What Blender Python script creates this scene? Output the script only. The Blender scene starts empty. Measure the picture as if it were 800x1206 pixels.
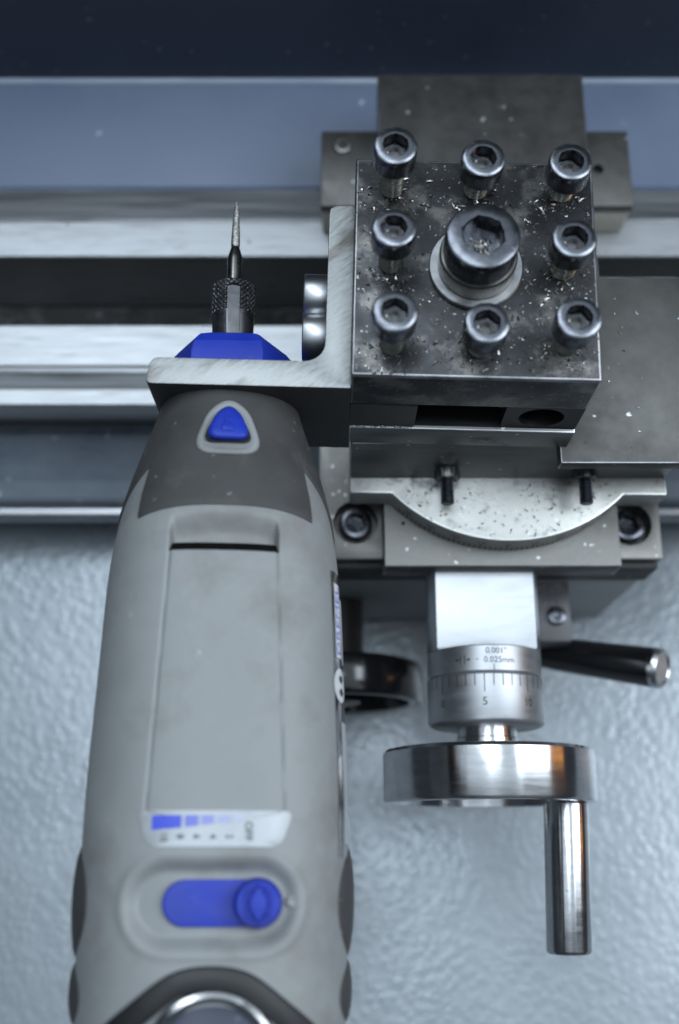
import bpy, bmesh, math, random
import numpy as np
from mathutils import Vector, Matrix, Euler

random.seed(7)
R = math.radians
S = 0.001          # everything below is written in millimetres
ZO = 190.0         # height of the tool-post top above the chip tray
scene = bpy.context.scene
col = scene.collection

# ------------------------------------------------------------------ camera
cam = bpy.data.cameras.new('camera')
camo = bpy.data.objects.new('camera', cam)
col.objects.link(camo)
scene.camera = camo
camo.location = (-0.00007, 0.0095, (236.6 + ZO) * S)
camo.rotation_euler = (math.atan(400 / 1282), 0, 0)
cam.sensor_fit = 'VERTICAL'
cam.sensor_height = 23.6
cam.lens = 1282 / 1206 * 23.6
cam.shift_x = 4 / 1206
cam.clip_start = 0.01
cam.clip_end = 20
cam.dof.use_dof = True
cam.dof.focus_distance = 0.284
cam.dof.aperture_fstop = 4.6

# ------------------------------------------------------------------ light
world = bpy.data.worlds.new('World')
scene.world = world
world.use_nodes = True
bg = world.node_tree.nodes['Background']
bg.inputs[0].default_value = (0.46, 0.57, 0.70, 1)
bg.inputs[1].default_value = 0.06


def area(name, loc, target, sx, sy, power, color):
    l = bpy.data.lights.new(name, 'AREA')
    l.shape = 'RECTANGLE'
    l.size, l.size_y = sx, sy
    l.energy = power
    l.color = color
    o = bpy.data.objects.new(name, l)
    col.objects.link(o)
    o.location = loc
    o.rotation_euler = (Vector(target) - Vector(loc)).to_track_quat('-Z', 'Y').to_euler()
    return o


area('ceiling', (0.0, 0.55, 2.2), (0.0, 0.55, 0.0), 2.4, 3.0, 19, (0.76, 0.89, 1.0))
area('ceiling_light', (-0.30, 0.60, 1.55), (-0.22, 0.45, 0.0), 0.40, 1.6, 9.5, (0.78, 0.895, 1.0))
area('workshop_light', (0.95, 0.15, 1.15), (0.0, 0.12, 0.05), 0.60, 0.9, 10.5, (0.80, 0.905, 1.0))
area('desk_lamp', (1.25, 0.05, 0.62), (0.0, 0.1, 0.1), 0.09, 0.5, 0.36, (1.0, 0.42, 0.10))

scene.view_settings.view_transform = 'Standard'
scene.view_settings.look = 'None'
scene.view_settings.gamma = 1
scene.view_settings.exposure = 0.28

# ------------------------------------------------------------------ materials
MATS = {}


class NT:
    def __init__(self, name):
        self.m = bpy.data.materials.new(name)
        self.m.use_nodes = True
        self.t = self.m.node_tree
        self.b = self.t.nodes['Principled BSDF']
        self.tc = self.t.nodes.new('ShaderNodeTexCoord')
        MATS[name] = self.m

    def n(self, typ, **kw):
        nd = self.t.nodes.new(typ)
        for k, v in kw.items():
            setattr(nd, k, v)
        return nd

    def l(self, a, b):
        self.t.links.new(a, b)

    def coord(self, sc):
        mp = self.n('ShaderNodeMapping')
        mp.inputs['Scale'].default_value = sc
        self.l(self.tc.outputs['Object'], mp.inputs[0])
        return mp.outputs[0]

    def noise(self, sc, detail=4, rough=0.6):
        nd = self.n('ShaderNodeTexNoise')
        nd.inputs['Scale'].default_value = 1
        nd.inputs['Detail'].default_value = detail
        nd.inputs['Roughness'].default_value = rough
        self.l(self.coord(sc), nd.inputs['Vector'])
        return nd.outputs[0]

    def ramp(self, fac, stops):
        r = self.n('ShaderNodeValToRGB')
        e = r.color_ramp.elements
        while len(e) < len(stops):
            e.new(0.5)
        for i, (p, c) in enumerate(stops):
            e[i].position = p
            e[i].color = c if len(c) == 4 else (*c, 1)
        self.l(fac, r.inputs[0])
        return r.outputs[0]

    def rng(self, fac, a, b, lo=0.3, hi=0.7):
        r = self.n('ShaderNodeMapRange')
        r.inputs[1].default_value, r.inputs[2].default_value = lo, hi
        r.inputs[3].default_value, r.inputs[4].default_value = a, b
        self.l(fac, r.inputs[0])
        return r.outputs[0]

    def mix(self, fac, a, b, mode='MIX'):
        m = self.n('ShaderNodeMix', data_type='RGBA', blend_type=mode)
        if isinstance(fac, (int, float)):
            m.inputs[0].default_value = fac
        else:
            self.l(fac, m.inputs[0])
        for i, v in ((6, a), (7, b)):
            if isinstance(v, tuple):
                m.inputs[i].default_value = v if len(v) == 4 else (*v, 1)
            else:
                self.l(v, m.inputs[i])
        return m.outputs[2]

    def bump(self, h, strength, dist):
        b = self.n('ShaderNodeBump')
        b.inputs['Strength'].default_value = strength
        b.inputs['Distance'].default_value = dist
        self.l(h, b.inputs['Height'])
        self.l(b.outputs[0], self.b.inputs['Normal'])
        return b

    def put(self, sock, v):
        i = self.b.inputs[sock]
        if isinstance(v, (int, float)):
            i.default_value = v
        elif isinstance(v, tuple):
            i.default_value = v if len(v) == 4 else (*v, 1)
        else:
            self.l(v, i)


def g3(v, tint=(1, 1, 1)):
    return (v * tint[0], v * tint[1], v * tint[2])


def surf(name, c1, c2, metallic, r1, r2, sc=(300, 300, 300), rsc=None, bump=0.0, bsc=None, bdist=0.0002,
         specks=0.0, speck_scale=700, speck_col=(0.55, 0.55, 0.53), blot=None, blot_c=None, blot_lo=0.58, coat=0.0, spec=0.5):
    """Noise-mottled surface: colour between c1 and c2, roughness between r1 and r2, fine relief, dust specks, blotches."""
    k = NT(name)
    c = k.mix(k.rng(k.noise(sc), 0, 1), c1, c2)
    if blot:
        c = k.mix(k.rng(k.noise(blot, 5, 0.65), 0, 1, blot_lo, blot_lo + 0.14), c, blot_c)
    met = metallic
    if specks:
        v = k.n('ShaderNodeTexVoronoi')
        v.inputs['Scale'].default_value = 1
        wn_ = k.n('ShaderNodeTexNoise')
        wn_.inputs['Scale'].default_value = 1.1
        wn_.inputs['Detail'].default_value = 3
        k.l(k.coord((speck_scale,) * 3), wn_.inputs['Vector'])
        ad = k.n('ShaderNodeVectorMath', operation='MULTIPLY_ADD')
        k.l(wn_.outputs[1], ad.inputs[0]); ad.inputs[1].default_value = (1.1, 1.1, 1.1)
        k.l(k.coord((speck_scale,) * 3), ad.inputs[2])
        k.l(ad.outputs[0], v.inputs['Vector'])
        rnd = k.n('ShaderNodeSeparateColor')
        k.l(v.outputs['Color'], rnd.inputs[0])
        a = k.rng(v.outputs['Distance'], 1, 0, 0.16, 0.30)
        b = k.rng(rnd.outputs[0], 0, 1, 1 - specks, 1 - specks + 0.01)
        mm = k.n('ShaderNodeMath', operation='MULTIPLY')
        k.l(a, mm.inputs[0]); k.l(b, mm.inputs[1])
        c = k.mix(mm.outputs[0], c, speck_col)
    k.put('Base Color', c)
    k.put('Metallic', met)
    k.put('Roughness', k.rng(k.noise(rsc or sc, 5), r1, r2))
    k.put('Coat Weight', coat)
    k.put('Specular IOR Level', spec)
    if bump:
        k.bump(k.noise(bsc or sc, 5), bump, bdist)
    return k


# painted sheet and castings
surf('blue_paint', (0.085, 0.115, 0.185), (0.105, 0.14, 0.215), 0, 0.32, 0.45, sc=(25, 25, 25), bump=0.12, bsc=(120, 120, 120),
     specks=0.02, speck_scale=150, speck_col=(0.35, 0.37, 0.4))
surf('dark_blue_shaded', (0.030, 0.038, 0.062), (0.036, 0.046, 0.074), 0, 0.4, 0.55, sc=(25, 25, 25), bump=0.1, bsc=(150, 150, 150),
     specks=0.06, speck_scale=420, speck_col=(0.13, 0.145, 0.17))  # the shelf's blue, darkened to paint the shade on the upright panel
surf('edge_highlight', (0.24, 0.29, 0.37), (0.36, 0.41, 0.48), 0, 0.3, 0.45, sc=(40, 200, 200))  # lighter blue stands in for the highlight along the rolled edge
surf('bed_paint', (0.17, 0.205, 0.25), (0.23, 0.265, 0.31), 0, 0.22, 0.5, sc=(60, 90, 90), bump=0.3, bsc=(200, 200, 200),
     specks=0.14, speck_scale=260, speck_col=(0.55, 0.57, 0.6))
surf('dark_casting', (0.016, 0.016, 0.016), (0.05, 0.05, 0.05), 0, 0.5, 0.8, sc=(60, 60, 60), bump=0.8, bsc=(150, 150, 150), bdist=0.001, blot=(45, 60, 60), blot_c=(0.10, 0.10, 0.10), blot_lo=0.52,
     specks=0.03, speck_scale=260, speck_col=(0.22, 0.22, 0.23))
surf('lever_paint', (0.055, 0.055, 0.065), (0.10, 0.095, 0.10), 0, 0.3, 0.5, sc=(90, 90, 90), blot=(80, 80, 80), blot_c=(0.22, 0.20, 0.18), blot_lo=0.6)
surf('rib_paint', (0.028, 0.028, 0.028), (0.055, 0.055, 0.055), 0, 0.5, 0.7, sc=(60, 60, 60))
surf('apron_paint', (0.24, 0.26, 0.265), (0.31, 0.33, 0.335), 0, 0.45, 0.6, sc=(50, 50, 50), bump=0.2, bsc=(250, 250, 250))
# ground and machined steel
surf('ground_way', (0.36, 0.37, 0.385), (0.44, 0.45, 0.465), 1, 0.42, 0.50, sc=(70, 900, 900), rsc=(40, 500, 500), bump=0.12, bsc=(60, 1200, 1200),
     blot=(60, 420, 420), blot_c=(0.31, 0.315, 0.325), blot_lo=0.55, specks=0.02, speck_scale=300, speck_col=(0.2, 0.2, 0.2))
surf('worn_way', (0.26, 0.27, 0.28), (0.44, 0.45, 0.47), 1, 0.36, 0.55, sc=(20, 600, 600), rsc=(12, 400, 400), bump=0.15, bsc=(25, 1000, 1000),
     blot=(18, 420, 420), blot_c=(0.16, 0.165, 0.17), blot_lo=0.56)
surf('grey_iron', (0.088, 0.086, 0.081), (0.125, 0.122, 0.116), 0.85, 0.42, 0.55, sc=(90, 90, 90), rsc=(200, 200, 200), bump=0.15, bsc=(900, 900, 900),
     specks=0.035, speck_scale=420, speck_col=(0.6, 0.6, 0.58))
surf('slide_steel', (0.16, 0.16, 0.155), (0.24, 0.24, 0.23), 0.9, 0.35, 0.5, sc=(40, 200, 200), bump=0.12, bsc=(200, 900, 900),
     blot=(90, 90, 160), blot_c=(0.05, 0.05, 0.05), blot_lo=0.60, specks=0.05, speck_scale=500, speck_col=(0.6, 0.6, 0.58))
surf('bright_steel', (0.38, 0.38, 0.36), (0.54, 0.54, 0.515), 1, 0.36, 0.52, sc=(150, 150, 150), bump=0.35, bsc=(700, 700, 700),
     blot=(130, 130, 130), blot_c=(0.16, 0.16, 0.155), blot_lo=0.56, specks=0.10, speck_scale=600, speck_col=(0.6, 0.6, 0.58))
surf('saddle_iron', (0.22, 0.215, 0.20), (0.30, 0.295, 0.28), 0.85, 0.42, 0.58, sc=(120, 120, 120), bump=0.4, bsc=(900, 900, 900),
     specks=0.07, speck_scale=480, speck_col=(0.75, 0.75, 0.72))
surf('cream_casting', (0.55, 0.53, 0.46), (0.66, 0.64, 0.57), 0, 0.55, 0.7, sc=(150, 150, 150), bump=0.3, bsc=(500, 500, 500),
     blot=(150, 150, 150), blot_c=(0.30, 0.27, 0.22), blot_lo=0.62)
surf('satin_steel', (0.44, 0.45, 0.47), (0.54, 0.55, 0.57), 1, 0.30, 0.42, sc=(80, 300, 80), bump=0.05, bsc=(300, 900, 300),
     blot=(420, 300, 420), blot_c=(0.12, 0.12, 0.12), blot_lo=0.67)


def turned(name, c1, c2, r1, r2, an, **kw):
    k_ = surf(name, c1, c2, 1, r1, r2, **kw)
    tn = k_.n('ShaderNodeTangent', direction_type='RADIAL', axis='Y')
    k_.l(tn.outputs[0], k_.b.inputs['Tangent'])
    k_.put('Anisotropic', an)
    k_.put('Anisotropic Rotation', 0.25)


turned('turned_steel', (0.46, 0.47, 0.49), (0.55, 0.56, 0.58), 0.42, 0.54, 0.3, sc=(80, 400, 80), bump=0.04, bsc=(200, 900, 200),
       blot=(300, 260, 300), blot_c=(0.30, 0.30, 0.30), blot_lo=0.64)
turned('polished_steel', (0.52, 0.52, 0.53), (0.64, 0.64, 0.65), 0.16, 0.26, 0.85, sc=(120, 500, 120), rsc=(60, 700, 60), bump=0.04, bsc=(150, 1500, 150),
       blot=(250, 250, 250), blot_c=(0.36, 0.36, 0.36), blot_lo=0.66)
surf('threaded_steel', (0.58, 0.55, 0.46), (0.78, 0.74, 0.63), 1, 0.18, 0.32, sc=(500, 500, 500))
surf('black_oxide', (0.026, 0.026, 0.028), (0.055, 0.055, 0.058), 0.7, 0.28, 0.48, sc=(120, 120, 120), rsc=(200, 200, 200), bump=0.25, bsc=(700, 700, 700),
     blot=(110, 110, 110), blot_c=(0.15, 0.146, 0.138), blot_lo=0.50, specks=0.14, speck_scale=900, speck_col=(0.3, 0.3, 0.295))
surf('black_steel_side', (0.028, 0.028, 0.030), (0.055, 0.055, 0.057), 0.7, 0.34, 0.5, sc=(25, 200, 200), bump=0.15, bsc=(100, 900, 900))
surf('screw_black', (0.085, 0.09, 0.105), (0.16, 0.165, 0.185), 0.95, 0.18, 0.32, sc=(300, 300, 300), rsc=(400, 400, 400), bump=0.1, bsc=(900, 900, 900),
     specks=0.03, speck_scale=800, speck_col=(0.6, 0.6, 0.6))
surf('socket_dark', (0.03, 0.03, 0.03), (0.16, 0.16, 0.16), 0.7, 0.35, 0.6, sc=(500, 500, 500), bump=0.5, bsc=(900, 900, 900),
     specks=0.25, speck_scale=700, speck_col=(0.6, 0.6, 0.6))
surf('spacer_steel', (0.07, 0.072, 0.07), (0.10, 0.10, 0.10), 0.85, 0.38, 0.5, sc=(200, 60, 60))
surf('mill_scale', (0.022, 0.022, 0.024), (0.040, 0.040, 0.042), 0.3, 0.5, 0.7, sc=(150, 150, 150), bump=0.2, bsc=(500, 500, 500),
     specks=0.02, speck_scale=500, speck_col=(0.3, 0.3, 0.3))
surf('nut_dark', (0.08, 0.08, 0.085), (0.15, 0.15, 0.155), 0.9, 0.28, 0.42, sc=(300, 300, 300))
surf('collet_steel', (0.16, 0.155, 0.145), (0.24, 0.23, 0.21), 1, 0.24, 0.36, sc=(300, 300, 300))
surf('diamond_grit', (0.08, 0.078, 0.07), (0.80, 0.78, 0.73), 0.9, 0.25, 0.6, sc=(1700, 1700, 1700), bump=1.0, bsc=(2600, 2600, 2600), bdist=0.0002)
surf('pocket_shade', (0.004, 0.004, 0.004), (0.008, 0.008, 0.008), 0, 0.8, 0.95, spec=0.05)  # near-black colour painted as the shade inside deep openings
surf('polished_edge', (0.70, 0.70, 0.67), (0.80, 0.80, 0.77), 1, 0.3, 0.4)
surf('scale_face', (0.26, 0.26, 0.245), (0.34, 0.34, 0.32), 0.3, 0.45, 0.6, sc=(200, 200, 200))
surf('rim_highlight', (0.07, 0.075, 0.09), (0.34, 0.35, 0.38), 0.95, 0.2, 0.38, sc=(330, 330, 330))  # lighter bluish colour paints the highlight on screw-head rims
surf('edge_wear_glint', (0.22, 0.22, 0.23), (0.50, 0.50, 0.51), 0.95, 0.28, 0.42, sc=(160, 160, 160))  # worn bevels, lightened further to paint the light their edges catch
# plastics
surf('grey_plastic', (0.255, 0.265, 0.265), (0.295, 0.305, 0.305), 0, 0.48, 0.58, sc=(60, 60, 60), bump=0.25, bsc=(1800, 1800, 1800), bdist=0.0001,
     blot=(28, 28, 28), blot_c=(0.215, 0.215, 0.21), blot_lo=0.50, specks=0.012, speck_scale=330, speck_col=(0.36, 0.36, 0.355))
surf('dark_rubber', (0.044, 0.043, 0.043), (0.058, 0.057, 0.056), 0, 0.6, 0.72, sc=(90, 90, 90), bump=0.3, bsc=(1600, 1600, 1600), bdist=0.0001,
     blot=(70, 70, 70), blot_c=(0.075, 0.073, 0.070), blot_lo=0.56, specks=0.04, speck_scale=520, speck_col=(0.15, 0.15, 0.15))
surf('black_rubber', (0.012, 0.012, 0.013), (0.022, 0.022, 0.023), 0, 0.45, 0.6, sc=(90, 90, 90))
surf('black_gloss', (0.008, 0.008, 0.009), (0.012, 0.012, 0.013), 0, 0.12, 0.25, sc=(50, 50, 50), coat=0.3)
surf('blue_plastic', (0.010, 0.030, 0.33), (0.016, 0.042, 0.43), 0, 0.36, 0.52, sc=(90, 90, 90), bump=0.15, bsc=(700, 700, 700), spec=0.35, blot=(160, 160, 160), blot_c=(0.03, 0.06, 0.42), blot_lo=0.6)
surf('white_print', (0.68, 0.69, 0.70), (0.74, 0.75, 0.76), 0, 0.35, 0.45, sc=(200, 200, 200))
surf('silver_label', (0.40, 0.42, 0.44), (0.48, 0.50, 0.52), 0.2, 0.35, 0.5, sc=(300, 300, 300))
surf('ink', (0.02, 0.02, 0.02), (0.04, 0.04, 0.04), 0, 0.7, 0.8, spec=0.15)
surf('etched', (0.03, 0.03, 0.032), (0.06, 0.06, 0.062), 0, 0.8, 0.9, spec=0.1)
surf('blue_ink', (0.05, 0.08, 0.60), (0.06, 0.10, 0.66), 0, 0.4, 0.5)
for i, f in enumerate((0.22, 0.42, 0.62, 0.8)):
    c = tuple(a + (b - a) * f for a, b in zip((0.05, 0.08, 0.62), (0.60, 0.62, 0.66)))
    surf('blue_ink_%d' % i, c, c, 0, 0.4, 0.5)
surf('dark_swarf', (0.05, 0.05, 0.05), (0.20, 0.20, 0.20), 0.6, 0.4, 0.6, sc=(200, 200, 200))
surf('chip_steel', (0.18, 0.175, 0.165), (0.55, 0.54, 0.51), 1, 0.22, 0.45, sc=(300, 300, 300))

# hammered tray paint
k = NT('hammered_paint')
v = k.n('ShaderNodeTexVoronoi', feature='SMOOTH_F1')
v.inputs['Scale'].default_value = 1
v.inputs['Smoothness'].default_value = 0.8
wn = k.n('ShaderNodeTexNoise'); wn.inputs['Scale'].default_value = 150
k.l(k.tc.outputs['Object'], wn.inputs['Vector'])
add = k.n('ShaderNodeVectorMath', operation='MULTIPLY_ADD')
k.l(wn.outputs[1], add.inputs[0]); add.inputs[1].default_value = (0.3, 0.3, 0.3)
k.l(k.coord((340, 340, 340)), add.inputs[2])
k.l(add.outputs[0], v.inputs['Vector'])
k.put('Base Color', k.mix(k.rng(k.noise((11, 11, 11), 6), 0, 1), (0.255, 0.288, 0.315), (0.37, 0.405, 0.435)))
k.put('Metallic', 0.25)
k.put('Roughness', k.rng(k.noise((25, 25, 25)), 0.21, 0.36))
k.bump(v.outputs['Distance'], 0.16, 0.0012).invert = True

# sawn end of the angle bar: diagonal saw marks and a brown stain
k = NT('sawn_steel')
rot = k.n('ShaderNodeMapping')
rot.inputs['Rotation'].default_value = (0, 0, R(-38))
k.l(k.tc.outputs['Object'], rot.inputs[0])


def sawn_noise(sc, det):
    mp = k.n('ShaderNodeMapping')
    mp.inputs['Scale'].default_value = sc
    k.l(rot.outputs[0], mp.inputs[0])
    n_ = k.n('ShaderNodeTexNoise'); n_.inputs['Scale'].default_value = 1; n_.inputs['Detail'].default_value = det
    k.l(mp.outputs[0], n_.inputs['Vector'])
    return n_


n1 = sawn_noise((330, 1500, 60), 5)
n2 = sawn_noise((45, 130, 60), 4)
c = k.mix(k.rng(n1.outputs[0], 0, 1), (0.30, 0.31, 0.31), (0.52, 0.53, 0.52))
c = k.mix(k.rng(n2.outputs[0], 0, 0.75, 0.57, 0.70), c, (0.14, 0.11, 0.085))
k.put('Base Color', c)
k.put('Metallic', 0.55)
k.put('Roughness', k.rng(n1.outputs[0], 0.38, 0.6))
k.bump(n1.outputs[0], 0.35, 0.0002)

# ------------------------------------------------------------------ geometry helpers
ORG = {}


def tag(o, label, cat, group=None, kind=None):
    if label: o['label'] = label
    if cat: o['category'] = cat
    if group: o['group'] = group
    if kind: o['kind'] = kind
    return o


def root(name, org, label, cat, rot=(0, 0, 0)):
    o = bpy.data.objects.new(name, None)
    o.empty_display_size = 0.01
    col.objects.link(o)
    o.location = (org[0] * S, org[1] * S, (org[2] + ZO) * S)
    o.rotation_euler = rot
    ORG[o.name] = org
    return tag(o, label, cat)


def link(name, me, mat, parent=None, org=None, loc=None, rot=None, sharp=35, smooth=True):
    if mat is not None and not me.materials:
        for m in (mat if isinstance(mat, (list, tuple)) else [mat]):
            me.materials.append(MATS[m])
    o = bpy.data.objects.new(name, me)
    col.objects.link(o)
    if parent is not None:
        o.parent = parent
        po = ORG[parent.name]
        if loc is not None:
            o.location = ((loc[0] - po[0]) * S, (loc[1] - po[1]) * S, (loc[2] - po[2]) * S)
            ORG[o.name] = loc
        else:
            ORG[o.name] = po
    else:
        oo = loc or org
        o.location = (oo[0] * S, oo[1] * S, (oo[2] + ZO) * S)
        ORG[o.name] = oo
    if rot: o.rotation_euler = rot
    return o


def mesh(name, V, F, org=(0, 0, 0), sharp=35, smooth=True):
    me = bpy.data.meshes.new(name)
    me.from_pydata([((x - org[0]) * S, (y - org[1]) * S, (z - org[2]) * S) for x, y, z in V], [], F)
    bm = bmesh.new(); bm.from_mesh(me)
    bmesh.ops.recalc_face_normals(bm, faces=bm.faces)
    bm.to_mesh(me); bm.free()
    if smooth:
        for p in me.polygons: p.use_smooth = True
        me.set_sharp_from_angle(angle=R(sharp))
    me.update()
    return me


def mk(name, V, F, mat, parent=None, org=None, sharp=35, smooth=True):
    """One object from absolute millimetre coordinates; the origin is the parent's origin (or org)."""
    o = ORG[parent.name] if parent is not None else org
    return link(name, mesh(name, V, F, o, sharp, smooth), mat, parent, org)


def box(x0, x1, y0, y1, z0, z1, bev=0.4, seg=2):
    bm = bmesh.new()
    bmesh.ops.create_cube(bm, size=1)
    for v in bm.verts:
        v.co = Vector((x0 + (v.co.x + .5) * (x1 - x0), y0 + (v.co.y + .5) * (y1 - y0), z0 + (v.co.z + .5) * (z1 - z0)))
    if bev:
        bmesh.ops.bevel(bm, geom=list(bm.edges), offset=bev, segments=seg, affect='EDGES', profile=0.5)
    return bm_out(bm)


def bm_out(bm):
    bm.verts.index_update()
    V = [tuple(v.co) for v in bm.verts]
    F = [[v.index for v in f.verts] for f in bm.faces]
    bm.free()
    return V, F


def merge(*parts):
    V, F = [], []
    for v, f in parts:
        b = len(V)
        V += list(v)
        F += [[i + b for i in q] for q in f]
    return V, F


def prism(poly, z0, z1, bev=0.0, seg=2, axis='z'):
    """Polygon extruded along an axis (poly in the two other axes, in x,y,z order)."""
    bm = bmesh.new()
    vs = [bm.verts.new((p[0], p[1], z0)) for p in poly]
    f = bm.faces.new(vs)
    r = bmesh.ops.extrude_face_region(bm, geom=[f])
    for e in r['geom']:
        if isinstance(e, bmesh.types.BMVert): e.co.z = z1
    bmesh.ops.recalc_face_normals(bm, faces=bm.faces)
    if bev:
        es = [e for e in bm.edges if len(e.link_faces) == 2 and e.calc_face_angle(0) > R(25)]
        bmesh.ops.bevel(bm, geom=es, offset=bev, segments=seg, affect='EDGES', profile=0.5)
    V, F = bm_out(bm)
    if axis == 'x': V = [(c, a, b) for a, b, c in V]
    if axis == 'y': V = [(a, c, b) for a, b, c in V]
    return V, F


def rings(loops, cap0=True, cap1=True):
    """Bridge loops of equal length."""
    n = len(loops[0]); V = []; F = []
    for lp in loops: V += lp
    for i in range(len(loops) - 1):
        for j in range(n):
            a, b = i * n + j, i * n + (j + 1) % n
            F.append([a, b, b + n, a + n])
    if cap0: F.append(list(range(n))[::-1])
    if cap1: F.append([(len(loops) - 1) * n + j for j in range(n)])
    return V, F


def lathe(prof, n=48, axis='z', c=(0, 0, 0), rf=None, cap0=True, cap1=True):
    """prof = [(r, h)], revolved round an axis through c; rf(i, j, r) may change a radius."""
    loops = []
    for i, (r, h) in enumerate(prof):
        lp = []
        for j in range(n):
            a = 2 * math.pi * j / n
            q = rf(i, a, r, h) if rf else r
            u, w = q * math.cos(a), q * math.sin(a)
            if axis == 'z': p = (c[0] + u, c[1] + w, c[2] + h)
            elif axis == 'y': p = (c[0] + u, c[1] + h, c[2] + w)
            else: p = (c[0] + h, c[1] + u, c[2] + w)
            lp.append(p)
        loops.append(lp)
    return rings(loops, cap0, cap1)


def hexr(a, r):
    """radius of a hexagon with across-flats 2r at angle a"""
    t = (a % (math.pi / 3)) - math.pi / 6
    return r / math.cos(t)


def cap_head(r, h, hexf, depth, c=(0, 0, 0), knurl=0.0, n=96):
    """Socket cap head: base at c, top at c+h, hex socket."""
    prof = [(r, 0), (r, h * 0.45), (r, h * 0.62), (r, h - 0.75), (r - 0.22, h - 0.3), (r - 0.8, h), (hexf + 0.55, h), (hexf + 0.12, h - 0.45), (hexf, h - depth), (0.01, h - depth - 0.2)]
    def rf(i, a, rr, hh):
        if i in (0, 1, 2) and knurl: return rr - knurl * (0.5 + 0.5 * math.cos(a * n / 2))
        if i in (7, 8): return hexr(a + 0.3, rr)
        if i == 6: return max(rr, hexr(a + 0.3, rr - 0.25))
        return rr
    return lathe(prof, n, 'z', c, rf, True, True)


def thread(r, z0, z1, pitch=1.0, n=24, c=(0, 0, 0), axis='z'):
    prof = []
    z = z0
    while z < z1 - 1e-6:
        prof += [(r - pitch * 0.5, z), (r, z + pitch * 0.5)]
        z += pitch
    prof.append((r - pitch * 0.5, z1))
    return lathe(prof, n, axis, c)


def boolean(o, cutters):
    for V, F in cutters:
        me = mesh('cut', V, F, ORG[o.name], smooth=False)
        c = bpy.data.objects.new('cut', me); col.objects.link(c)
        c.parent = o.parent; c.location = o.location
        m = o.modifiers.new('b', 'BOOLEAN'); m.operation = 'DIFFERENCE'; m.solver = 'EXACT'; m.object = c
        bpy.context.view_layer.update()
        dg = bpy.context.evaluated_depsgraph_get()
        nm = bpy.data.meshes.new_from_object(o.evaluated_get(dg))
        o.modifiers.clear()
        old = o.data; o.data = nm; nm.name = o.name
        bpy.data.objects.remove(c); bpy.data.meshes.remove(me)
    for p in o.data.polygons: p.use_smooth = True
    o.data.set_sharp_from_angle(angle=R(30))


def wear_glint(o, m='edge_wear_glint'):
    o.data.materials.append(MATS[m])
    k_ = len(o.data.materials) - 1
    for p in o.data.polygons:
        if sum(abs(c_) > 0.2 for c_ in p.normal) >= 2 and p.area < 40e-6 * 3: p.material_index = k_


def text_geo(s, size, align='CENTER'):
    cu = bpy.data.curves.new('t', 'FONT')
    cu.body = s; cu.size = size; cu.align_x = align; cu.align_y = 'CENTER'; cu.resolution_u = 3
    ob = bpy.data.objects.new('t', cu)
    me = bpy.data.meshes.new_from_object(ob)
    V = [(v.co.x, v.co.y) for v in me.vertices]
    F = [list(p.vertices) for p in me.polygons]
    bpy.data.objects.remove(ob); bpy.data.curves.remove(cu); bpy.data.meshes.remove(me)
    return V, F


def smooth(t):
    t = max(0.0, min(1.0, t))
    return t * t * (3 - 2 * t)


def arc(cx, cy, r, a0, a1, n):
    return [(cx + r * math.cos(R(a0 + (a1 - a0) * i / n)), cy + r * math.sin(R(a0 + (a1 - a0) * i / n))) for i in range(n + 1)]


# ================================================================== SETTING
V, F = rings([[(-900, -500, -190), (900, -500, -190), (900, 420, -190), (-900, 420, -190)],
              [(-900, -500, -193), (900, -500, -193), (900, 420, -193), (-900, 420, -193)]])
o = mk('chip_tray', V, F, 'hammered_paint', org=(0, 0, -190), smooth=False)
tag(o, 'hammered grey painted chip tray under the lathe', None, kind='structure')

# ------------------------------------------------------------------ splash guard
sg = root('splash_guard', (0, 270, -190), 'blue painted sheet splash guard standing behind the lathe bed', 'splash guard')
pts = [(247, -190), (247, -120), (249, -118.5), (290, -112.0), (290.3, -114), (250, -121), (249, -190)]
V, F = prism([(y, z) for y, z in pts], -600, 600, axis='x')
mk('shelf_panel', V, F, 'blue_paint', sg, smooth=False)
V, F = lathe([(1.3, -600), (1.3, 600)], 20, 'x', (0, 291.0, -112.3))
mk('rolled_edge', V, F, 'edge_highlight', sg)
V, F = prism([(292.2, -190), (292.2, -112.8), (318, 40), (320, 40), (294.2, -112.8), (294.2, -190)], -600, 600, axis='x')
mk('back_panel', V, F, 'dark_blue_shaded', sg, smooth=False)

# ------------------------------------------------------------------ lathe bed
bed = root('lathe_bed', (0, 200, -190), 'lathe bed with two ground steel ways running behind the rotary tool', 'lathe bed')
BX0, BX1 = -600, 600
V, F = prism([(215.6, -150), (215.6, -113.4), (216.0, -113), (229.8, -113), (230.2, -113.2), (230.2, -150)], BX0, BX1, axis='x')
mk('rear_way', V, F, 'ground_way', bed, smooth=False)
V, F = prism([(230.4, -150), (230.4, -113.3), (231.0, -113.0), (245.6, -115.8), (246, -117), (246, -150)], BX0, BX1, axis='x')
mk('rear_shoulder', V, F, 'worn_way', bed, smooth=False)
V, F = prism([(188.2, -150), (188.2, -113.3), (187.8, -113), (172.6, -113), (172.2, -113.3), (172.2, -150)], BX0, BX1, axis='x')
mk('front_way', V, F, 'ground_way', bed, smooth=False)
V, F = prism([(172.0, -150), (172.0, -113.9), (170.4, -114.3), (170.2, -115.2), (165.4, -117.6), (165.2, -150)], BX0, BX1, axis='x')
mk('way_bevel', V, F, 'worn_way', bed, smooth=False)
V, F = prism([(165.0, -150), (165.0, -116.4), (164.6, -116.2), (159.2, -116.2), (158.8, -116.6), (158.8, -124), (160.0, -131.5), (164.5, -134), (164.5, -150)], BX0, BX1, axis='x')
mk('front_shear', V, F, 'ground_way', bed, smooth=False)
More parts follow.
